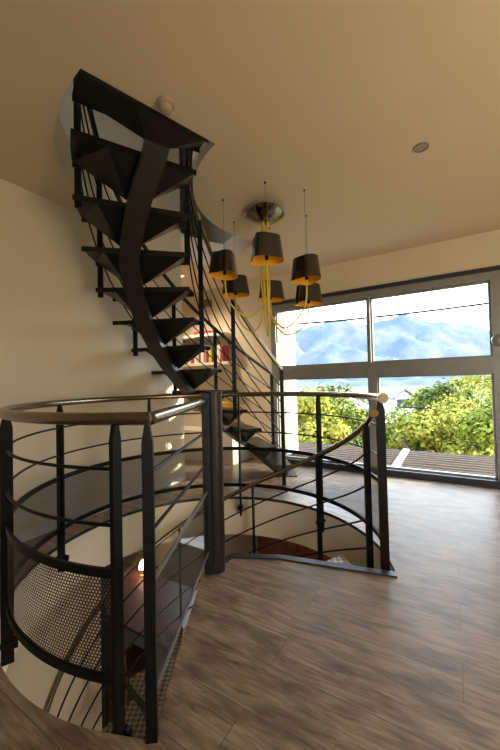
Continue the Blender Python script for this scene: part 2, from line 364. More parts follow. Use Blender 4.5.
def fbm(x, y):
    from mathutils import noise as nz
    return nz.fractal(Vector((x, y, 3.1)), 1.0, 2.0, 6)
def mountain(name, d0, d1, prof, label, seed, rough):
    """prof: (azimuth tangent x/y, ridge elevation tangent)"""
    nx, ny = 170, 34; vs = []; fs = []
    def h(u):
        for (a, ea), (c, ec) in zip(prof, prof[1:]):
            if a <= u <= c:
                k = (u-a)/(c-a); k = k*k*(3-2*k); return ea+(ec-ea)*k
        return prof[-1][1]
    u0, u1 = prof[0][0], prof[-1][0]
    for j in range(ny):
        q = j/(ny-1); y = d0+(d1-d0)*q
        for i in range(nx):
            u = u0+(u1-u0)*i/(nx-1)
            x = u*y; prof_h = h(u)*y
            z = -30 + (prof_h+30)*(q**.8) + fbm(x*.012+seed, y*.012)*rough*(.3+.7*math.sin(q*math.pi)) + fbm(x*.05+seed, q*2)*rough*.12
            vs.append((x, y, z+H))
    for j in range(ny-1):
        for i in range(nx-1):
            a = j*nx+i; fs.append((a, a+1, a+nx+1, a+nx))
    # back side closes the ridge down
    k = len(vs)
    for i in range(nx):
        v = vs[(ny-1)*nx+i]; vs.append((v[0]*1.2, v[1]*1.2, -30))
    for i in range(nx-1):
        a = (ny-1)*nx+i; fs.append((a, a+1, k+i+1, k+i))
    mb = MB(); mb.add(vs, fs, 0, True); return tag(mb.build(name, M['hazy_rock']), label, 'mountain')
def el(px, py): # picture point to (azimuth tangent, elevation tangent), horizon tilt included
    u = (px-250)/FPX; v = (375-py)/FPX
    u, v = u*math.cos(ROLL)-v*math.sin(ROLL), u*math.sin(ROLL)+v*math.cos(ROLL)
    dy = math.cos(PITCH)-v*math.sin(PITCH); dz = math.sin(PITCH)+v*math.cos(PITCH)
    return (u/dy, dz/dy)
RIDGE_A = [(-.9, .08)]+[el(*q) for q in ((262, 340), (285, 335), (300, 331), (318, 325), (338, 321), (352, 322), (368, 323), (390, 321), (404, 316), (418, 319), (440, 321), (462, 324), (490, 330), (520, 334))]+[(1.6, .12)]
mountain('mountain', 620, 900, RIDGE_A, 'haze-tinted rocky mountain ridge filling the upper window panes', 0, 34)
RIDGE_B = [(-.9, -.005)]+[el(*q) for q in ((262, 388), (300, 383), (340, 381), (390, 380), (430, 378), (470, 376), (500, 372), (520, 372))]+[(1.6, .03)]
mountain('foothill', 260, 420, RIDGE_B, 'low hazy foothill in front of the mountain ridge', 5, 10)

def tree(px, d, ztop, rad, hgt, lm, label, leaves=8500, ls=.078):
    u = el(px, 380)[0]; x, y = u*d, d; zt = ztop
    t = thing('tree', (x, y, -6), label, 'tree', 'garden trees beyond the terrace')
    tr = MB(); cz = zt-hgt*.55
    tr.sweep([(x, y, -6), (x+.1, y, cz-hgt*.2), (x, y+.1, cz+hgt*.1)], [(.16*math.cos(a*math.pi/4), .16*math.sin(a*math.pi/4)) for a in range(8)], upv=Vector((0, 1, 0)))
    for k in range(7):
        a = k*2.4+px; tr.bar((x, y, cz-hgt*.25+k*.12), (x+rad*.7*math.cos(a), y+rad*.7*math.sin(a), cz+hgt*.22*math.sin(k*1.7)), .045, 6)
    tr.build('trunk', M['bark'], t)
    cr_ = MB(); rnd = random.Random(px*13+7)
    blobs = []
    for k in range(26):
        a = rnd.uniform(0, 6.283); q = rnd.uniform(-1, 1); rr = math.sqrt(max(0, 1-q*q))*rnd.uniform(.45, .85)
        blobs.append((Vector((x+rad*rr*math.cos(a), y+rad*rr*math.sin(a), cz+q*hgt*.40)), rnd.uniform(.26, .46)*rad))
    vs = []; fs = []
    for i in range(leaves):
        c, r_ = blobs[rnd.randrange(len(blobs))]
        d_ = Vector((rnd.gauss(0, 1), rnd.gauss(0, 1), rnd.gauss(0, 1))).normalized()
        p = c+d_*r_*rnd.uniform(.6, 1.05)
        a = (d_+Vector((rnd.uniform(-.7, .7), rnd.uniform(-.7, .7), rnd.uniform(-.4, .9)))).normalized()
        e1 = a.orthogonal().normalized(); e2 = a.cross(e1); an = rnd.uniform(0, 6.28); e1, e2 = e1*math.cos(an)+e2*math.sin(an), e2*math.cos(an)-e1*math.sin(an)
        s_ = ls*rnd.uniform(.6, 1.3); k = len(vs)
        vs += [p-e1*s_, p-e2*s_*.5, p+e1*s_, p+e2*s_*.5]; fs.append((k, k+1, k+2, k+3))
    cr_.add(vs, fs, 0); cr_.build('crown', M[lm], t)
    return t
for a in ((304, 9.5, 1.15, 1.25, 3.6, 'leaf_y', 'yellow-green tree close outside the left lower pane'),
          (336, 12.5, .62, 1.5, 3.8, 'leaf_g', 'green tree right of the tall yellow one, under the grey parasol'),
          (262, 13, 1.3, 1.6, 4, 'leaf_g', 'green tree partly hidden by the left window jamb'),
          (398, 12.5, .25, 1.7, 3.8, 'leaf_g', 'round green tree just right of the middle mullion'),
          (428, 10.5, .25, 1.3, 3.2, 'leaf_y', 'low yellow-green tree in the middle of the right pane'),
          (462, 12.0, .55, 1.7, 4, 'leaf_y', 'broad yellow tree in the right half of the right pane'),
          (498, 9.0, .95, 1.25, 3.6, 'leaf_g', 'tall leafy tree at the right window jamb'),
          (535, 12, 1.0, 1.8, 4, 'leaf_y', 'yellow tree past the right window jamb')):
    tree(*a)
for a in ((372, 22, -.2, 1.6, 5, 'leaf_d', 'darker distant tree left of the white house'),
          (446, 26, 1.45, 2.6, 6, 'leaf_d', 'olive distant tree rising above the nearer crowns, middle of right pane'),
          (476, 30, 2.3, 3.0, 7, 'leaf_y', 'tall pale distant tree beside the right jamb'),
          (330, 24, 1.0, 2.6, 5, 'leaf_d', 'dark distant tree behind the two parasols'),
          (430, 30, .9, 2.0, 5, 'leaf_g', 'small distant tree right of the white house')):
    tree(*a, leaves=3200, ls=.17)
# shrubs hugging the terrace edge
for i, (px, d, zt) in enumerate(((330, 7.6, -.35), (372, 7.4, -.45), (412, 7.0, -.42), (452, 6.8, -.4), (492, 6.4, -.3), (300, 7.6, -.1))):
    u = el(px, 380)[0]; x, y = u*d, d; rnd = random.Random(i+50)
    sh = thing('shrub', (x, y, -6), ['rounded green shrub at the terrace edge, behind the far guard post', 'green shrub at the terrace edge, seen beside the near stair post', 'green shrub past the white terrace profile', 'bright shrub at terrace edge in the middle of right pane', 'green shrub at terrace edge by the right jamb', 'yellow-green shrub at terrace edge by the left jamb'][i], 'shrub', 'shrubs along the terrace edge')
    st = MB()
    for k in range(5): st.bar((x, y, -6), (x+.5*math.cos(k*1.3), y+.4*math.sin(k*1.3), zt-.5), .03, 6)
    st.build('stem', M['bark'], sh)
    vs = []; fs = []
    for q in range(2600):
        d_ = Vector((rnd.gauss(0, 1), rnd.gauss(0, 1), rnd.gauss(0, 1))).normalized()*rnd.uniform(.6, 1.0)
        p = Vector((x, y, zt-.85))+Vector((d_.x*.85, d_.y*.7, d_.z*.85)); a = Vector((rnd.gauss(0, 1), rnd.gauss(0, 1), rnd.gauss(0, 1)+.6)).normalized()
        e1 = a.orthogonal().normalized(); e2 = a.cross(e1); s_ = .06*rnd.uniform(.6, 1.3); k = len(vs)
        vs += [p-e1*s_, p-e2*s_*.5, p+e1*s_, p+e2*s_*.5]; fs.append((k, k+1, k+2, k+3))
    cb = MB(); cb.add(vs, fs); cb.build('foliage', M['leaf_g' if i % 2 else 'leaf_y'], sh)

# distant house and parasols
def house(px, d, w_, zt, label, wallm, roofm):
    u = el(px, 380)[0]; x, y = u*d, d
    t = thing('house', (x, y, -6), label, 'house')
    b = MB(); b.abox(x-w_/2, x+w_/2, y, y+w_, -6, zt-w_*.35)
    b.add([(x-w_/2, y, zt-w_*.35), (x+w_/2, y, zt-w_*.35), (x, y, zt), (x-w_/2, y+w_, zt-w_*.35), (x+w_/2, y+w_, zt-w_*.35), (x, y+w_, zt)], [(0, 1, 2), (3, 5, 4)]); b.build('wall', wallm, t)
    r = MB()
    for sg in (-1, 1):
        r.add([(x, y-.3, zt+.1), (x+sg*(w_/2+.4), y-.3, zt-w_*.35-.15), (x+sg*(w_/2+.4), y+w_+.3, zt-w_*.35-.15), (x, y+w_+.3, zt+.1),
               (x, y-.3, zt+.25), (x+sg*(w_/2+.4), y-.3, zt-w_*.35), (x+sg*(w_/2+.4), y+w_+.3, zt-w_*.35), (x, y+w_+.3, zt+.25)],
              [(0, 1, 2, 3), (4, 7, 6, 5), (0, 4, 5, 1), (1, 5, 6, 2), (2, 6, 7, 3), (3, 7, 4, 0)])
    r.build('roof', roofm, t)
    for k in (-1, 0, 1):
        q = MB(); q.abox(x+k*w_*.28-.3, x+k*w_*.28+.3, y-.04, y+.02, zt-w_*.35-1.2, zt-w_*.35-.2); q.build('window', M['frame_dark'], t)
roofm = noise_mat('slate_roof', (.13, .12, .12), (.2, .18, .18), 2, .7)
house(404, 40, 2.3, -.28, 'white gabled house with dark roof far beyond the trees', M['white'], roofm)
house(387, 52, 3.4, -1.3, 'grey roofed house left of the white gabled house', M['fascia'], roofm)
def parasol(px, d, zt, rad, cm, label):
    u = el(px, 380)[0]; x, y = u*d, d
    t = thing('parasol', (x, y, -6), label, 'parasol', 'garden parasols among the trees')
    b = MB(); b.bar((x, y, -6), (x, y, zt), .03); b.build('pole', M['grey'], t)
    vs = [(x, y, zt)]; n = 8
    for i in range(n): a = 2*math.pi*i/n; vs.append((x+rad*math.cos(a), y+rad*math.sin(a), zt-rad*.7))
    for i in range(n): a = 2*math.pi*i/n; vs.append((x+rad*math.cos(a), y+rad*math.sin(a), zt-rad*.7-.1))
    fs = [(0, 1+i, 1+(i+1) % n) for i in range(n)]+[(1+i, 1+(i+1) % n, 1+n+(i+1) % n, 1+n+i) for i in range(n)]
    b = MB(); b.add(vs, fs); b.build('canopy', cm, t)
parasol(350, 15, .41, .66, M['cloth'], 'white garden parasol left of the grey one')
parasol(378, 10.5, .55, .48, M['grey'], 'grey garden parasol behind the middle mullion')
# overhead wires
for (y0, x0, z0, y1, x1, z1, lab) in ((14, el(240, 328)[0]*14, H+el(240, 328)[1]*14, 12, el(520, 299)[0]*12, H+el(520, 299)[1]*12, 'thin dark overhead cable crossing the upper panes'),
                                       (16, el(360, 406)[0]*16, H+el(360, 406)[1]*16, 16, el(520, 404)[0]*16, H+el(520, 404)[1]*16, 'thin overhead cable crossing in front of trees in right pane')):
    a, c = Vector((x0, y0, z0)), Vector((x1, y1, z1)); b = MB()
    b.tube([a+(c-a)*(i/12)-Vector((0, 0, .12*math.sin(math.pi*i/12))) for i in range(13)], .042, 6)
    tag(b.build('overhead_cable', M['black']), lab, 'cable')

# ================================================================ STAIRWELL GUARD
guard = thing('stairwell_guard', (CG.x, CG.y, 0), 'circular black steel guard with brushed handrail and perforated panels round the stairwell', 'railing')
GA0, GA1 = -9.0, 260.5     # from the right post round the back to the front post
def arc(c, r, a0, a1, z, n=72): return [pol(c, r, a0+(a1-a0)*i/n, z) for i in range(n+1)]
FP = Vector((-.325, 1.045, 0))                    # corner post of the straight run
NP = Vector((-.262, 1.93, 0))                     # plate at the newel
hr = arc(CG, RG-.005, GA0, 264, .978, 90)
b = MB(); b.tube(hr+[Vector((FP.x+.0, FP.y+.03, .978)), ], .0215, 14)
b.build('handrail', M['rail'], guard)
b = MB(); b.tube([Vector((FP.x, FP.y+.028, .978)), Vector((NP.x-.002, NP.y+.02, .985))], .0215, 14); b.build('handrail', M['rail'], guard)
b = MB(); p = hr[0]; t_ = (hr[0]-hr[1]).normalized(); b.bar(p, p+t_*.022, .031, 20); b.build('end_cap', M['rail'], guard)
def flat_post(c, radial, w_, th, z0, z1, point=.06):
    """flat bar with a tapered tip"""
    b = MB(); r_ = Vector((radial.x, radial.y, 0)).normalized(); s_ = Vector((-r_.y, r_.x, 0)); c = Vector((c.x, c.y, 0))
    prof = [(-w_/2, z0), (w_/2, z0), (w_/2, z1-point), (w_*.22, z1), (-w_*.22, z1), (-w_/2, z1-point)]
    vs = [c+r_*a+s_*(-th/2)+Vector((0, 0, z)) for a, z in prof]+[c+r_*a+s_*(th/2)+Vector((0, 0, z)) for a, z in prof]
    n = 6; b.add(vs, [tuple(range(n)), tuple(range(2*n-1, n-1, -1))]+[(i, n+i, n+(i+1) % n, (i+1) % n) for i in range(n)])
    return b
POSTS = [-9.0, 37.5, 81.5, 127.4, 172.0, 215.0, 260.0]
for a in POSTS:
    c = pol(CG, RG-.018, a); rd = c-CG
    zb = -.16
    pb = flat_post(c, rd, .05, .014, zb, .965).build('post', M['black'], guard)
    so_ = MB(); q = pol(CG, RG+.012, a, -.075); so_.disc(pol(CG, RG-.048, a, -.075), rd, .026, .02); so_.bar(pol(CG, RG-.04, a, -.075), pol(CG, RH+.01, a, -.075), .012)
    so_.build('standoff', M['black'], guard)
flat_post(FP, Vector((1, .1, 0)), .034, .02, -.16, .965).build('post', M['black'], guard)
flat_post(NP, Vector((1, 0, 0)), .045, .02, -.25, 1.03, .0).build('post', M['newel'], guard)
ZB = (.625, .81)
for z in ZB:
    b = MB(); b.tube(arc(CG, RG-.02, GA0, GA1, z, 90), .0065, 8); b.build('rail_bar', M['black'], guard)
    b = MB(); b.bar((FP.x, FP.y, z), (NP.x, NP.y, z), .0065, 8); b.build('rail_bar', M['black'], guard)
Z0, Z1 = .125, .468
for z in (Z0, Z1):
    b = MB(); b.sweep(arc(CG, RG-.02, GA0, GA1, z, 90), rect(.012, .030), smooth=False); b.build('panel_edge', M['black'], guard)
    b = MB(); b.sweep([(FP.x, FP.y, z), (NP.x, NP.y, z)], rect(.012, .014), smooth=False); b.build('panel_edge', M['grey'], guard)
def perf(mapf, length, z0, z1, name, parent, p=.0125, hole=.37):
    """perforated sheet: honeycomb of hexagons each with a hexagonal hole. mapf(s, z) -> point"""
    nx = int(length/p); dx = length/nx; ry = dx*.866; ny = int((z1-z0)/ry); ry = (z1-z0)/ny
    verts = []; idx = {}; faces = []
    def V(s_, z_):
        k = (round(s_*20000), round(z_*20000))
        if k not in idx: idx[k] = len(verts); verts.append(tuple(mapf(min(max(s_, 0), length), z_)))
        return idx[k]
    Rr = dx/math.sqrt(3)
    hexd = [(math.sin(math.pi/3*k), math.cos(math.pi/3*k)) for k in range(6)]
    for j in range(ny+1):
        for i in range(nx):
            cx = (i+.5*(j % 2)+.25)*dx; cz = z0+j*ry
            if cx+dx*.5 > length: continue
            o_ = [V(cx+Rr*a, cz+Rr*c) for a, c in hexd]; h_ = []
            for a, c in hexd: h_.append(len(verts)); verts.append(tuple(mapf(min(max(cx+hole*dx*a, 0), length), cz+hole*dx*c)))
            for k in range(6): faces.append((o_[k], o_[(k+1) % 6], h_[(k+1) % 6], h_[k]))
    mb = MB(); mb.v = verts; mb.f = faces; mb.mi = [0]*len(faces); mb.sm = [False]*len(faces)
    me = bpy.data.meshes.new(name); base = Vector(parent['_b']); me.from_pydata([tuple(Vector(v)-base) for v in verts], [], faces); me.materials.append(M['mesh']); me.update()
    o = bpy.data.objects.new(name, me); COL.objects.link(o); o.parent = parent; return o
rp = RG-.02
for a0, a1 in zip(POSTS, POSTS[1:]):
    ln = R(a1-a0)*rp
    perf(lambda s_, z_, a0=a0: pol(CG, rp, a0+math.degrees(s_/rp), z_), ln, Z0, Z1, 'perforated_panel', guard)
dv = NP-FP; ln = dv.length
perf(lambda s_, z_: Vector((FP.x, FP.y, 0))+dv.normalized()*s_+Vector((0, 0, z_)), ln, Z0, Z1, 'perforated_panel', guard, hole=.29)

# ================================================================ LOWER SPIRAL STAIR
low = thing('spiral_staircase', (NEW.x, NEW.y, LOWF), 'spiral staircase going down to the lower floor around a dark steel newel post', 'staircase')
b = MB(); b.lathe((NEW.x, NEW.y, 0), [(.0, LOWF), (.052, LOWF), (.052, 1.03), (.058, 1.03), (.058, 1.04), (0, 1.04)], 28); b.build('newel', M['newel'], low)
b = MB(); b.lathe((NEW.x, NEW.y, 0), [(.0, LOWF), (.14, LOWF), (.14, LOWF+.012), (.0, LOWF+.012)], 28); b.build('base_plate', M['newel'], low)
rise = -LOWF/14; dth = 20.5
def hz(th, off): return off-.0088*th
for n in range(1, 14):
    a0 = -4+dth*(n-1); a1 = a0+dth+3; z = -rise*n
    pts = [pol(NEW, .05, a0+8), ] + [pol(CG, .97, a0+(a1-a0)*i/6) for i in range(7)] + [pol(NEW, .05, a1-8)]
    b = MB(); b.prism([p[:2] for p in pts], z-.006, z)
    b.build('tread', M['plate'], low)
    b = MB(); q0 = pol(CG, .97, a0); q1 = pol(NEW, .05, a0+8)
    b.sweep([(q1.x, q1.y, z-.028), (q0.x, q0.y, z-.028)], rect(.008, .044), smooth=False)
    b.sweep([pol(CG, .965, a0+(a1-a0)*i/6, z-.028) for i in range(7)], rect(.008, .044), smooth=False)
    b.build('tread_edge', M['black'], low)
th0, th1 = -11, 255
ths = [th0+(th1-th0)*i/90 for i in range(91)]
def hrz(t): return hz(t, .80) if t > 0 else .80-.0088*t*.9
b = MB(); b.tube([pol(CG, 1.0, t, hrz(t)) for t in ths], .0195, 12); b.build('handrail', M['rail'], low)
pp = [pol(CG, 1.0, t, hrz(t)) for t in ths[:2]]; b = MB(); b.bar(pp[0], pp[0]+(pp[0]-pp[1]).normalized()*.02, .028, 18); b.build('end_cap', M['rail'], low)
for off in (.61, .41, .20, 0.02):
    b = MB(); b.tube([pol(CG, .985, t, hz(t, off)+(0 if t > 0 else 0)) for t in ths[2:]], .0065, 8); b.build('rail_bar', M['black'], low)
for t, w_ in ((-3.5, .05), (74, .03), (35.5, .03), (114, .03), (154, .03), (194, .03), (234, .03)):
    c = pol(CG, .985, t); flat_post(c, c-CG if t != -3.5 else Vector((1, 0, 0)), .045 if t != -3.5 else .04, .014, hz(t, -.18), hrz(t)-.01, .03).build('post', M['black'], low)

# ================================================================ UPPER HELICAL STAIR
upst = thing('helical_staircase', (CU.x, CU.y, 0), 'black steel helical staircase on a single curved stringer rising through the ceiling', 'staircase')
DT = 9.7
def tfront(k): return 153.4+DT*(k-6)
def tz(k): return .2045*k if k < 13 else CEIL+.02
def RMf(th): return RM-.12*max(0, min(1, (th-192)/22))
b = MB(); pa = []; sds = []
for i in range(61):
    th = 94+(216.3-94)*i/60; q = i/60
    z = max(.0211*(th-95.2)-(.035+.06*q), .025); pa.append(pol(CU, RMf(th), th, z)); sds.append(Vector((math.cos(R(th)), math.sin(R(th)), 0)))
b.sweep(pa, rect(.135, .05), smooth=False, sides=sds); b.build('stringer', mat('satin_gunmetal', (.022, .020, .017), .32, .1, .5), upst)
b = MB(); p0 = pol(CU, RM, 94.5); b.box((p0.x, p0.y, .006), Vector((.0, .12, 0)), Vector((.12, 0, 0)), (0, 0, .006)); b.build('foot_plate', M['black'], upst)
for k in range(1, 14):
    a1 = tfront(k); a0 = a1-DT-.2; z = tz(k)
    if k == 13: a0 = 214.8
    rm = RMf(a0); dp = .195 if k < 13 else .11
    b = MB(); t_ = .007
    pts = [pol(CU, RI, a) for a in (a0, (a0+a1)/2, a1)]+[pol(CU, RO, a) for a in (a1, (a0+a1)/2, a0)]
    b.prism([p[:2] for p in reversed(pts)], z-t_, z)
    # front and back lips
    for a in (a0, a1):
        i_, o_ = pol(CU, RI, a, z-.018), pol(CU, RO, a, z-.018); b.sweep([i_, o_], rect(.006, .034), smooth=False)
    tr = b.build('tread', M['tread'], upst)
    # folded bracket below, deep at the nosing and flat at the back edge
    rA, rB = (RI+.01), (RO-.01); zt = z-t_; e0, e1 = a0+.3, a1-.3
    vs = [pol(CU, rA, e0, zt), pol(CU, rB, e0, zt), pol(CU, rB, e1, zt-.012), pol(CU, rA, e1, zt-.012),
          pol(CU, rm-.06, e0+.8, z-dp), pol(CU, rm+.06, e0+.8, z-dp), pol(CU, rm+.17, e1, zt-.016), pol(CU, rm+.13, e1, zt-.016)]
    b = MB(); b.add(vs, [(0, 1, 5, 4), (1, 2, 6, 5), (2, 3, 7, 6), (3, 0, 4, 7), (4, 5, 6, 7), (3, 2, 1, 0)]); b.build('bracket', M['tread'], tr)
def stz(th): return .0211*(th-95.2)
def guard_side(r, ks, a_start, a_end, hh):
    ts = [a_start+(a_end-a_start)*i/60 for i in range(61)]
    b = MB(); b.tube([pol(CU, r, t, stz(t)+hh) for t in ts], .020, 12); b.build('handrail', M['rail'] if r < 1.2 else M['newel'], upst)
    for off in (.25, .42, .59, .76, .93):
        b = MB(); b.tube([pol(CU, r, t, stz(t)+off) for t in ts], .006, 7); b.build('rail_bar', M['black'], upst)
    for k in ks:
        a = tfront(k)-.6 if k > 0 else a_start
        zb = stz(a)-.06 if k > 0 else 0
        c = pol(CU, r, a); flat_post(c, Vector((1, 0, 0)), .04, .012, max(zb, .0), stz(a)+hh-.01, .0).build('post', M['black'], upst)
guard_side(RI+.0, (0, 4, 7, 10, 13), 100, 221, 1.12)
guard_side(RO-.03, (0, 3, 5, 7, 9, 11), 98, 221, 1.14)

# ================================================================ CEILING THINGS
b = MB(); b.lathe((0, 0, 0), [(0, 0), (.044, 0), (.044, -.018), (.034, -.024), (.028, -.046), (.018, -.052), (0, -.052)], 28)
o = b.build('smoke_detector', M['plastic']); o.location = (-.405, 1.695, CEIL); tag(o, 'cream smoke detector on the ceiling beside the top of the black staircase', 'smoke detector')
b = MB(); b.lathe((0, 0, 0), [(.036, -.001), (.045, -.001), (.045, -.008), (.036, -.006), (.034, .03)], 28)
dl = thing('recessed_spotlight', (1.114, 2.07, CEIL), 'small round recessed spotlight alone on the right of the ceiling', 'spotlight')
o = b.build('ring', M['grey']); o.parent = dl
b = MB(); b.lathe((0, 0, 0), [(0, -.003), (.034, -.003), (.034, .0), (0, .0)], 20); o = b.build('lens', M['plastic']); o.parent = dl

# chandelier
CH = Vector((.158, 2.76, CEIL))
ch = thing('chandelier', tuple(CH), 'chandelier of black shades lined in gold with looping yellow cords', 'chandelier')
b = MB()   # canopy: rounded triangular dish
n = 42; vs = []; rings = ((.0, -.105), (.035, -.102), (.08, -.08), (.125, -.040), (.160, -.006), (.163, 0.0))
for r_, z_ in rings:
    for i in range(n):
        a = 2*math.pi*i/n; q = 1+.10*math.cos(3*(a+R(90))); vs.append(CH+Vector((r_*q*math.cos(a), r_*q*math.sin(a), z_*.85-.045)))
fs = [(j*n+i, j*n+(i+1) % n, (j+1)*n+(i+1) % n, (j+1)*n+i) for j in range(len(rings)-1) for i in range(n)]
b.add(vs, fs, 0, True); b.add(vs[-n:], [tuple(range(n))])
b.build('canopy', M['chrome'], ch)
b = MB(); b.lathe(CH, [(0, 0), (.085, 0), (.085, -.046), (0, -.046)], 28); b.build('mounting_plate', M['black'], ch)
def shade_bm(c, h_, wt, wb, rot):
    """four-sided rounded trapezium shade open below"""
    def ring(w, z, sc=1.0):
        out = []; n = 40
        for i in range(n):
            a = 2*math.pi*i/n; ca, sa = math.cos(a), math.sin(a); p_ = 3.2
            rr = (abs(ca)**p_+abs(sa)**p_)**(-1/p_)*w/2*sc*(1+.10*math.cos(3*a))
            out.append(Vector((rr*ca, rr*sa*.86, z)))
        return out
    Rm = Matrix.Rotation(rot, 3, 'Z'); n = 40
    o_ = MB(); i_ = MB()
    t, bo = ring(wt, h_/2), ring(wb, -h_/2); vs = [c+Rm @ p for p in t+bo]
    o_.add(vs, [(k, (k+1) % n, n+(k+1) % n, n+k) for k in range(n)], 0, True); o_.add([c+Rm @ p for p in t], [tuple(range(n))])
    ti, bi = ring(wt, h_/2-.004, .97), ring(wb, -h_/2+.0005, .975)
    i_.add([c+Rm @ p for p in ti+bi], [(k, (k+1) % n, n+(k+1) % n, n+k) for k in range(n)], 0, True); i_.add([c+Rm @ p for p in ti], [tuple(range(n))])
    i_.add([c+Rm @ p for p in bo+bi], [(k, (k+1) % n, n+(k+1) % n, n+k) for k in range(n)])
    return o_, i_
# picture point and depth to room point
def at_y(px, py, Y):
    u, v = el(px, py); return Vector((u*Y, Y, H+v*Y))
SH = [((265, 249), 2.40, .19, (262, 182)), ((223, 265), 2.62, .185, (222, 200)), ((234, 286.5), 2.99, .18, (232, 222)),
      ((305, 269.5), 2.51, .185, (305, 190)), ((307, 294.5), 2.90, .18, (306, 216)), ((269, 291.5), 3.12, .18, (268, 232))]
hub = Vector((CH.x, CH.y, CEIL-.132))
for i, ((px, py), Y, h_, _) in enumerate(SH):
    px += 1.5; h_ *= .92
    c = at_y(px, py, Y); wb = (1.06 if i == 0 else 1)* (30 if i == 0 else 29 if i in (1, 3) else 26)/FPX*Y; 
    rot = [R(10), R(65), R(-10), R(-60), R(15), R(0)][i]
    so_, si_ = shade_bm(c, h_, wb*.82, wb, rot)
    sh = so_.build('lamp_shade', M['shade'], ch); si_.build('shade_lining', M['gold'], sh)
    top = Vector((c.x, c.y, CEIL)); b = MB(); b.bar(c+Vector((0, 0, h_/2-.01)), top, .0012, 5); b.disc(top-Vector((0, 0, .004)), (0, 0, 1), .008, .008, 10)
    b.build('suspension_wire', M['black'], ch)
    b = MB(); b.bar(c+Vector((0, 0, -h_/2+.005)), c+Vector((0, 0, -.02)), .013, 10); b.build('socket', M['black'], ch)
    # cord from canopy, down the middle, out in a loop and up into the shade
    drop = c.z-h_/2; low_z = [1.46, 1.62, 1.53, 1.52, 1.49, 1.60][i]
    a_ = 2*math.pi*i/6; st = hub+Vector((.03*math.cos(a_), .03*math.sin(a_), .01)); pth = []
    if i in (0,):
        ctr = [st, hub+Vector((-.05, -.04, -.25)), Vector((CH.x-.03, CH.y-.02, 1.75)), Vector((CH.x-.01, CH.y-.1, 1.48)), Vector((c.x+.01, c.y+.12, 1.5)), Vector((c.x, c.y, drop-.15)), Vector((c.x, c.y, drop+.02))]
    else:
        ctr = [st, hub+Vector((.04*math.cos(a_), .04*math.sin(a_), -.3)), Vector((CH.x+.035*math.cos(a_), CH.y+.035*math.sin(a_), 1.80)),
               Vector((CH.x+(c.x-CH.x)*.22, CH.y+(c.y-CH.y)*.22, low_z+.06)), Vector((CH.x+(c.x-CH.x)*.52, CH.y+(c.y-CH.y)*.52, low_z)),
               Vector((CH.x+(c.x-CH.x)*.93, CH.y+(c.y-CH.y)*.93, low_z*.6+drop*.4)), Vector((c.x, c.y, drop+.02))]
    ctr = [ctr[0]]+ctr+[ctr[-1]]
    for j in range(1, len(ctr)-2):
        p0_, p1_, p2_, p3_ = ctr[j-1:j+3]
        for q in range(10):
            t = q/10; pth.append(.5*((2*p1_)+(-p0_+p2_)*t+(2*p0_-5*p1_+4*p2_-p3_)*t*t+(-p0_+3*p1_-3*p2_+p3_)*t**3))
    pth.append(ctr[-1]); b = MB(); b.tube(pth, .0068, 7, upv=Vector((.3, .2, .9))); b.build('cord', M['cord'], ch)

sp = RW(-1.0, -.75, CEIL)  # added spotlight, put in to brighten the alcove
al = thing('recessed_spotlight', tuple(sp), 'small added fill spotlight in the alcove ceiling above the book shelves', 'spotlight')
b = MB(); b.lathe(sp, [(.036, -.001), (.045, -.001), (.045, -.008), (.036, -.006), (.034, .03)], 28); b.build('ring', M['grey'], al)
b = MB(); b.lathe(sp, [(0, -.003), (.034, -.003), (.034, 0), (0, 0)], 20); b.build('lens', M['bulb'], al)
ld = bpy.data.lights.new('alcove_fill_spot', 'SPOT'); ld.energy = 75; ld.color = (1, .80, .55); ld.spot_size = R(140); ld.spot_blend = .8; ld.shadow_soft_size = .05  # fill light of the added alcove spotlight
lo = bpy.data.objects.new('alcove_fill_spot', ld); COL.objects.link(lo); lo.location = sp-Vector((0, 0, .02))

# ================================================================ ALCOVE SHELVES
shelfA = MB(); shelfA.rbox(-2.0, -.62, -.26, -.005, 1.36, 1.40)
tag(shelfA.build('wall_shelf', M['shelf']), 'white wall shelf holding a row of books, lower of the two', 'shelf')
shelfB = MB(); shelfB.rbox(-2.0, -.66, -.30, -.005, 1.78, 1.82)
tag(shelfB.build('wall_shelf', M['shelf']), 'white wall shelf above the book row', 'shelf')
bc = [(.35, .04, .04), (.7, .68, .6), (.62, .6, .55), (.25, .12, .06), (.75, .72, .66), (.55, .15, .2), (.08, .08, .1), (.62, .45, .03), (.05, .05, .05), (.72, .2, .03), (.7, .68, .62)]
cn = ['dark red', 'off-white', 'pale grey', 'brown', 'ivory', 'rose red', 'black', 'yellow', 'jet black', 'orange', 'white']
sx_ = -1.86
for i in range(23):
    j = i % 11; w_ = random.uniform(.035, .065); hh = random.uniform(.19, .27)
    b = MB(); b.rbox(sx_, sx_+w_*.93, -.22, -.05, 1.401, 1.401+hh); b.rbox(sx_+.006, sx_+w_*.93-.006, -.19, -.045, 1.405, 1.395+hh, 1)
    o = b.build('book', [mat('book_cover', bc[j], .6), M['cloth']])
    nb = cn[(i-1) % 11]; nx_ = cn[(i+1) % 11]
    half = 'left half' if i < 12 else 'right half'
    tag(o, f'{cn[j]} book' + (' at the left end of the row on the lower shelf' if i == 0 else f' right of the {nb} book, {half} of shelf row'), 'book', 'books on the lower white shelf')
    sx_ += w_+.002
b = MB(); b.rbox(-1.25, -.95, -.24, -.06, 1.821, 1.87); tag(b.build('storage_box', mat('red_box', (.5, .04, .06), .6)), 'flat dark red box lying on the upper white shelf', 'box')
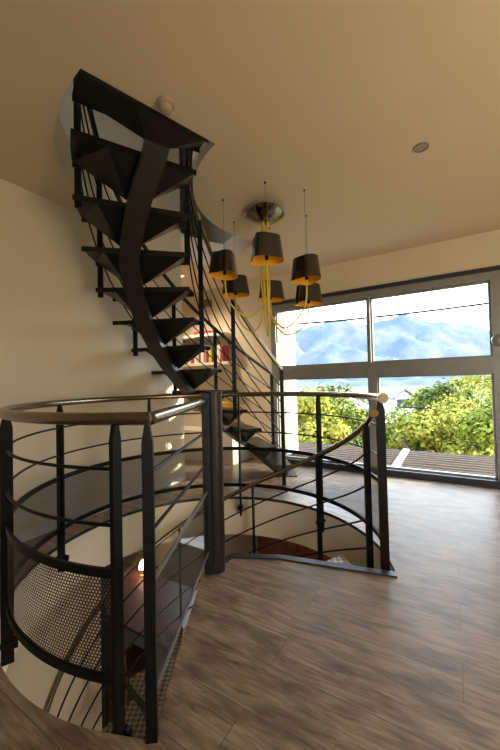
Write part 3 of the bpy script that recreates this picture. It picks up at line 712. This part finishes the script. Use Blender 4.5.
# cabinet and things below
cab = MB(); cab.rbox(-1.9, -.45, -.42, -.006, 0, .42); tag(cab.build('low_cabinet', M['shelf']), 'white low cabinet under the wall shelves', 'cabinet')
b = MB(); b.rbox(-.86, -.62, -.36, -.10, .424, .62); b.rbox(-.81, -.67, -.372, -.36, .47, .50); tag(b.build('storage_bin', M['orange'], bevel=.01), 'orange felt bin on the white low cabinet', 'bin')
b = MB(); b.rbox(-.88, -.66, -.34, -.10, .624, .82); b.rbox(-.83, -.71, -.352, -.34, .70, .73); tag(b.build('storage_bin', mat('amber_felt', (.80, .42, .04), .8), bevel=.01), 'amber bin stacked on the orange felt bin', 'bin')
# small brown box high on the wall
b = MB(); b.rbox(-1.22, -1.06, -.10, -.004, 2.28, 2.38); b.rbox(-1.21, -1.07, -.104, -.10, 2.29, 2.37); tag(b.build('wall_speaker', mat('brown_plastic', (.16, .10, .05), .5), bevel=.004), 'small brown box fixed high on the alcove wall', 'speaker')

# ================================================================ LOWER FLOOR THINGS
TC = Vector((-1.0, 3.76, 0)); TZ = LOWF+.74
def TW(s_, t_, z): v = TC+Wd*s_+Nd*t_; return Vector((v.x, v.y, z))
tb = thing('dining_table', tuple(TW(-1.1, .5, LOWF)), 'long reddish dark wood dining table on the lower floor, seen through the stairwell', 'table')
b = MB(); b.box(TW(-1.1, .48, TZ-.02), Wd*1.1, Nd*.48, (0, 0, .02)); b.build('tabletop', M['table'], tb, bevel=.004)
b = MB(); b.box(TW(-1.1, .48, TZ-.08), Wd*1.02, Nd*.40, (0, 0, .04)); b.build('apron', M['redwood'], tb)
for s_ in (-.1, -2.1):
    for t_ in (.1, .86):
        b = MB(); b.box(TW(s_, t_, (LOWF+TZ-.04)/2), Wd*.035, Nd*.035, (0, 0, (TZ-.04-LOWF)/2)); b.build('leg', M['redwood'], tb)
def chair(c, f_, label, proto=[None]):
    """dining chair facing direction f_"""
    t = thing('dining_chair', tuple(c), label, 'chair', 'chairs at the lower dining table')
    f_ = f_.normalized(); s_ = Vector((-f_.y, f_.x, 0)); z = Vector((0, 0, 1))
    b = MB(); b.box(c+z*.45, s_*.22, f_*.22, z*.025); b.build('seat', M['chair'], t, bevel=.012)
    b = MB(); b.box(c-f_*.22+z*.72, s_*.20, f_*.015+z*-.0, z*.17); b.build('backrest', M['chair'], t, bevel=.01)
    for a in (-1, 1):
        b = MB(); b.bar(c+s_*.19*a-f_*.25+z*0, c+s_*.19*a-f_*.20+z*.45, .013); b.bar(c+s_*.19*a-f_*.20+z*.45, c+s_*.19*a-f_*.235+z*.88, .012); b.build('leg', M['legmetal'], t)
        b = MB(); b.bar(c+s_*.19*a+f_*.20, c+s_*.19*a+f_*.18+z*.43, .013); b.build('leg', M['legmetal'], t)
    b = MB(); b.bar(c+s_*.19-f_*.23+z*.2, c-s_*.19-f_*.23+z*.2, .009); b.bar(c+s_*.19+f_*.19+z*.2, c-s_*.19+f_*.19+z*.2, .009); b.build('stretcher', M['legmetal'], t)
chair(TW(-.45, -.12, LOWF), Nd, 'brown dining chair at the near table corner, under the front guard post')
chair(TW(-1.25, -.12, LOWF), Nd, 'brown dining chair behind the front perforated panel, left of the corner one')
chair(TW(.22, .48, LOWF), -Wd, 'brown dining chair at the table head, behind the straight perforated panel')
# candle lamp on the table and sofa behind
lampc = TW(-1.35, .84, TZ)
lt = thing('table_lamp', tuple(lampc), 'small glowing table lamp on the far edge of the lower dining table', 'lamp')
b = MB(); b.lathe(lampc, [(0, 0), (.05, 0), (.05, .012), (.012, .02), (.012, .12), (0, .12)], 18); b.build('base', M['legmetal'], lt)
b = MB(); b.lathe(lampc, [(.055, .10), (.035, .22)], 18); b.build('lamp_shade', M['bulb'], lt)
sf = thing('sofa', tuple(TW(-2.95, .3, LOWF)), 'dark sofa at the far end of the lower dining table', 'sofa')
b = MB(); b.box(TW(-2.95, .3, LOWF+.22), Wd*.38, Nd*.85, (0, 0, .21)); b.build('seat', M['dark'], sf, bevel=.04)
b = MB(); b.box(TW(-3.28, .3, LOWF+.45), Wd*.1, Nd*.85, (0, 0, .40)); b.build('backrest', M['dark'], sf, bevel=.04)
# tall reddish wardrobe against the lower window side
wr = thing('wardrobe', tuple(RW(.6, -.3, LOWF)), 'tall reddish-brown wooden wardrobe on the lower floor below the stairwell edge', 'wardrobe')
b = MB(); b.rbox(-.02, 1.5, -.55, -.02, LOWF, -.42); b.build('body', M['redwood'], wr)
for k in range(3):
    a = .01+k*.5; b = MB(); b.rbox(a, a+.47, -.575, -.551, LOWF+.08, -.46); b.rbox(a+.06, a+.41, -.585, -.575, LOWF+.2, -.58); d_ = b.build('door', M['redwood'], wr)
    q = MB(); q.rbox(a+.43, a+.445, -.60, -.576, -1.6, -1.45); q.build('handle', M['legmetal'], d_)

for o in bpy.data.objects:
    if '_b' in o: del o['_b']
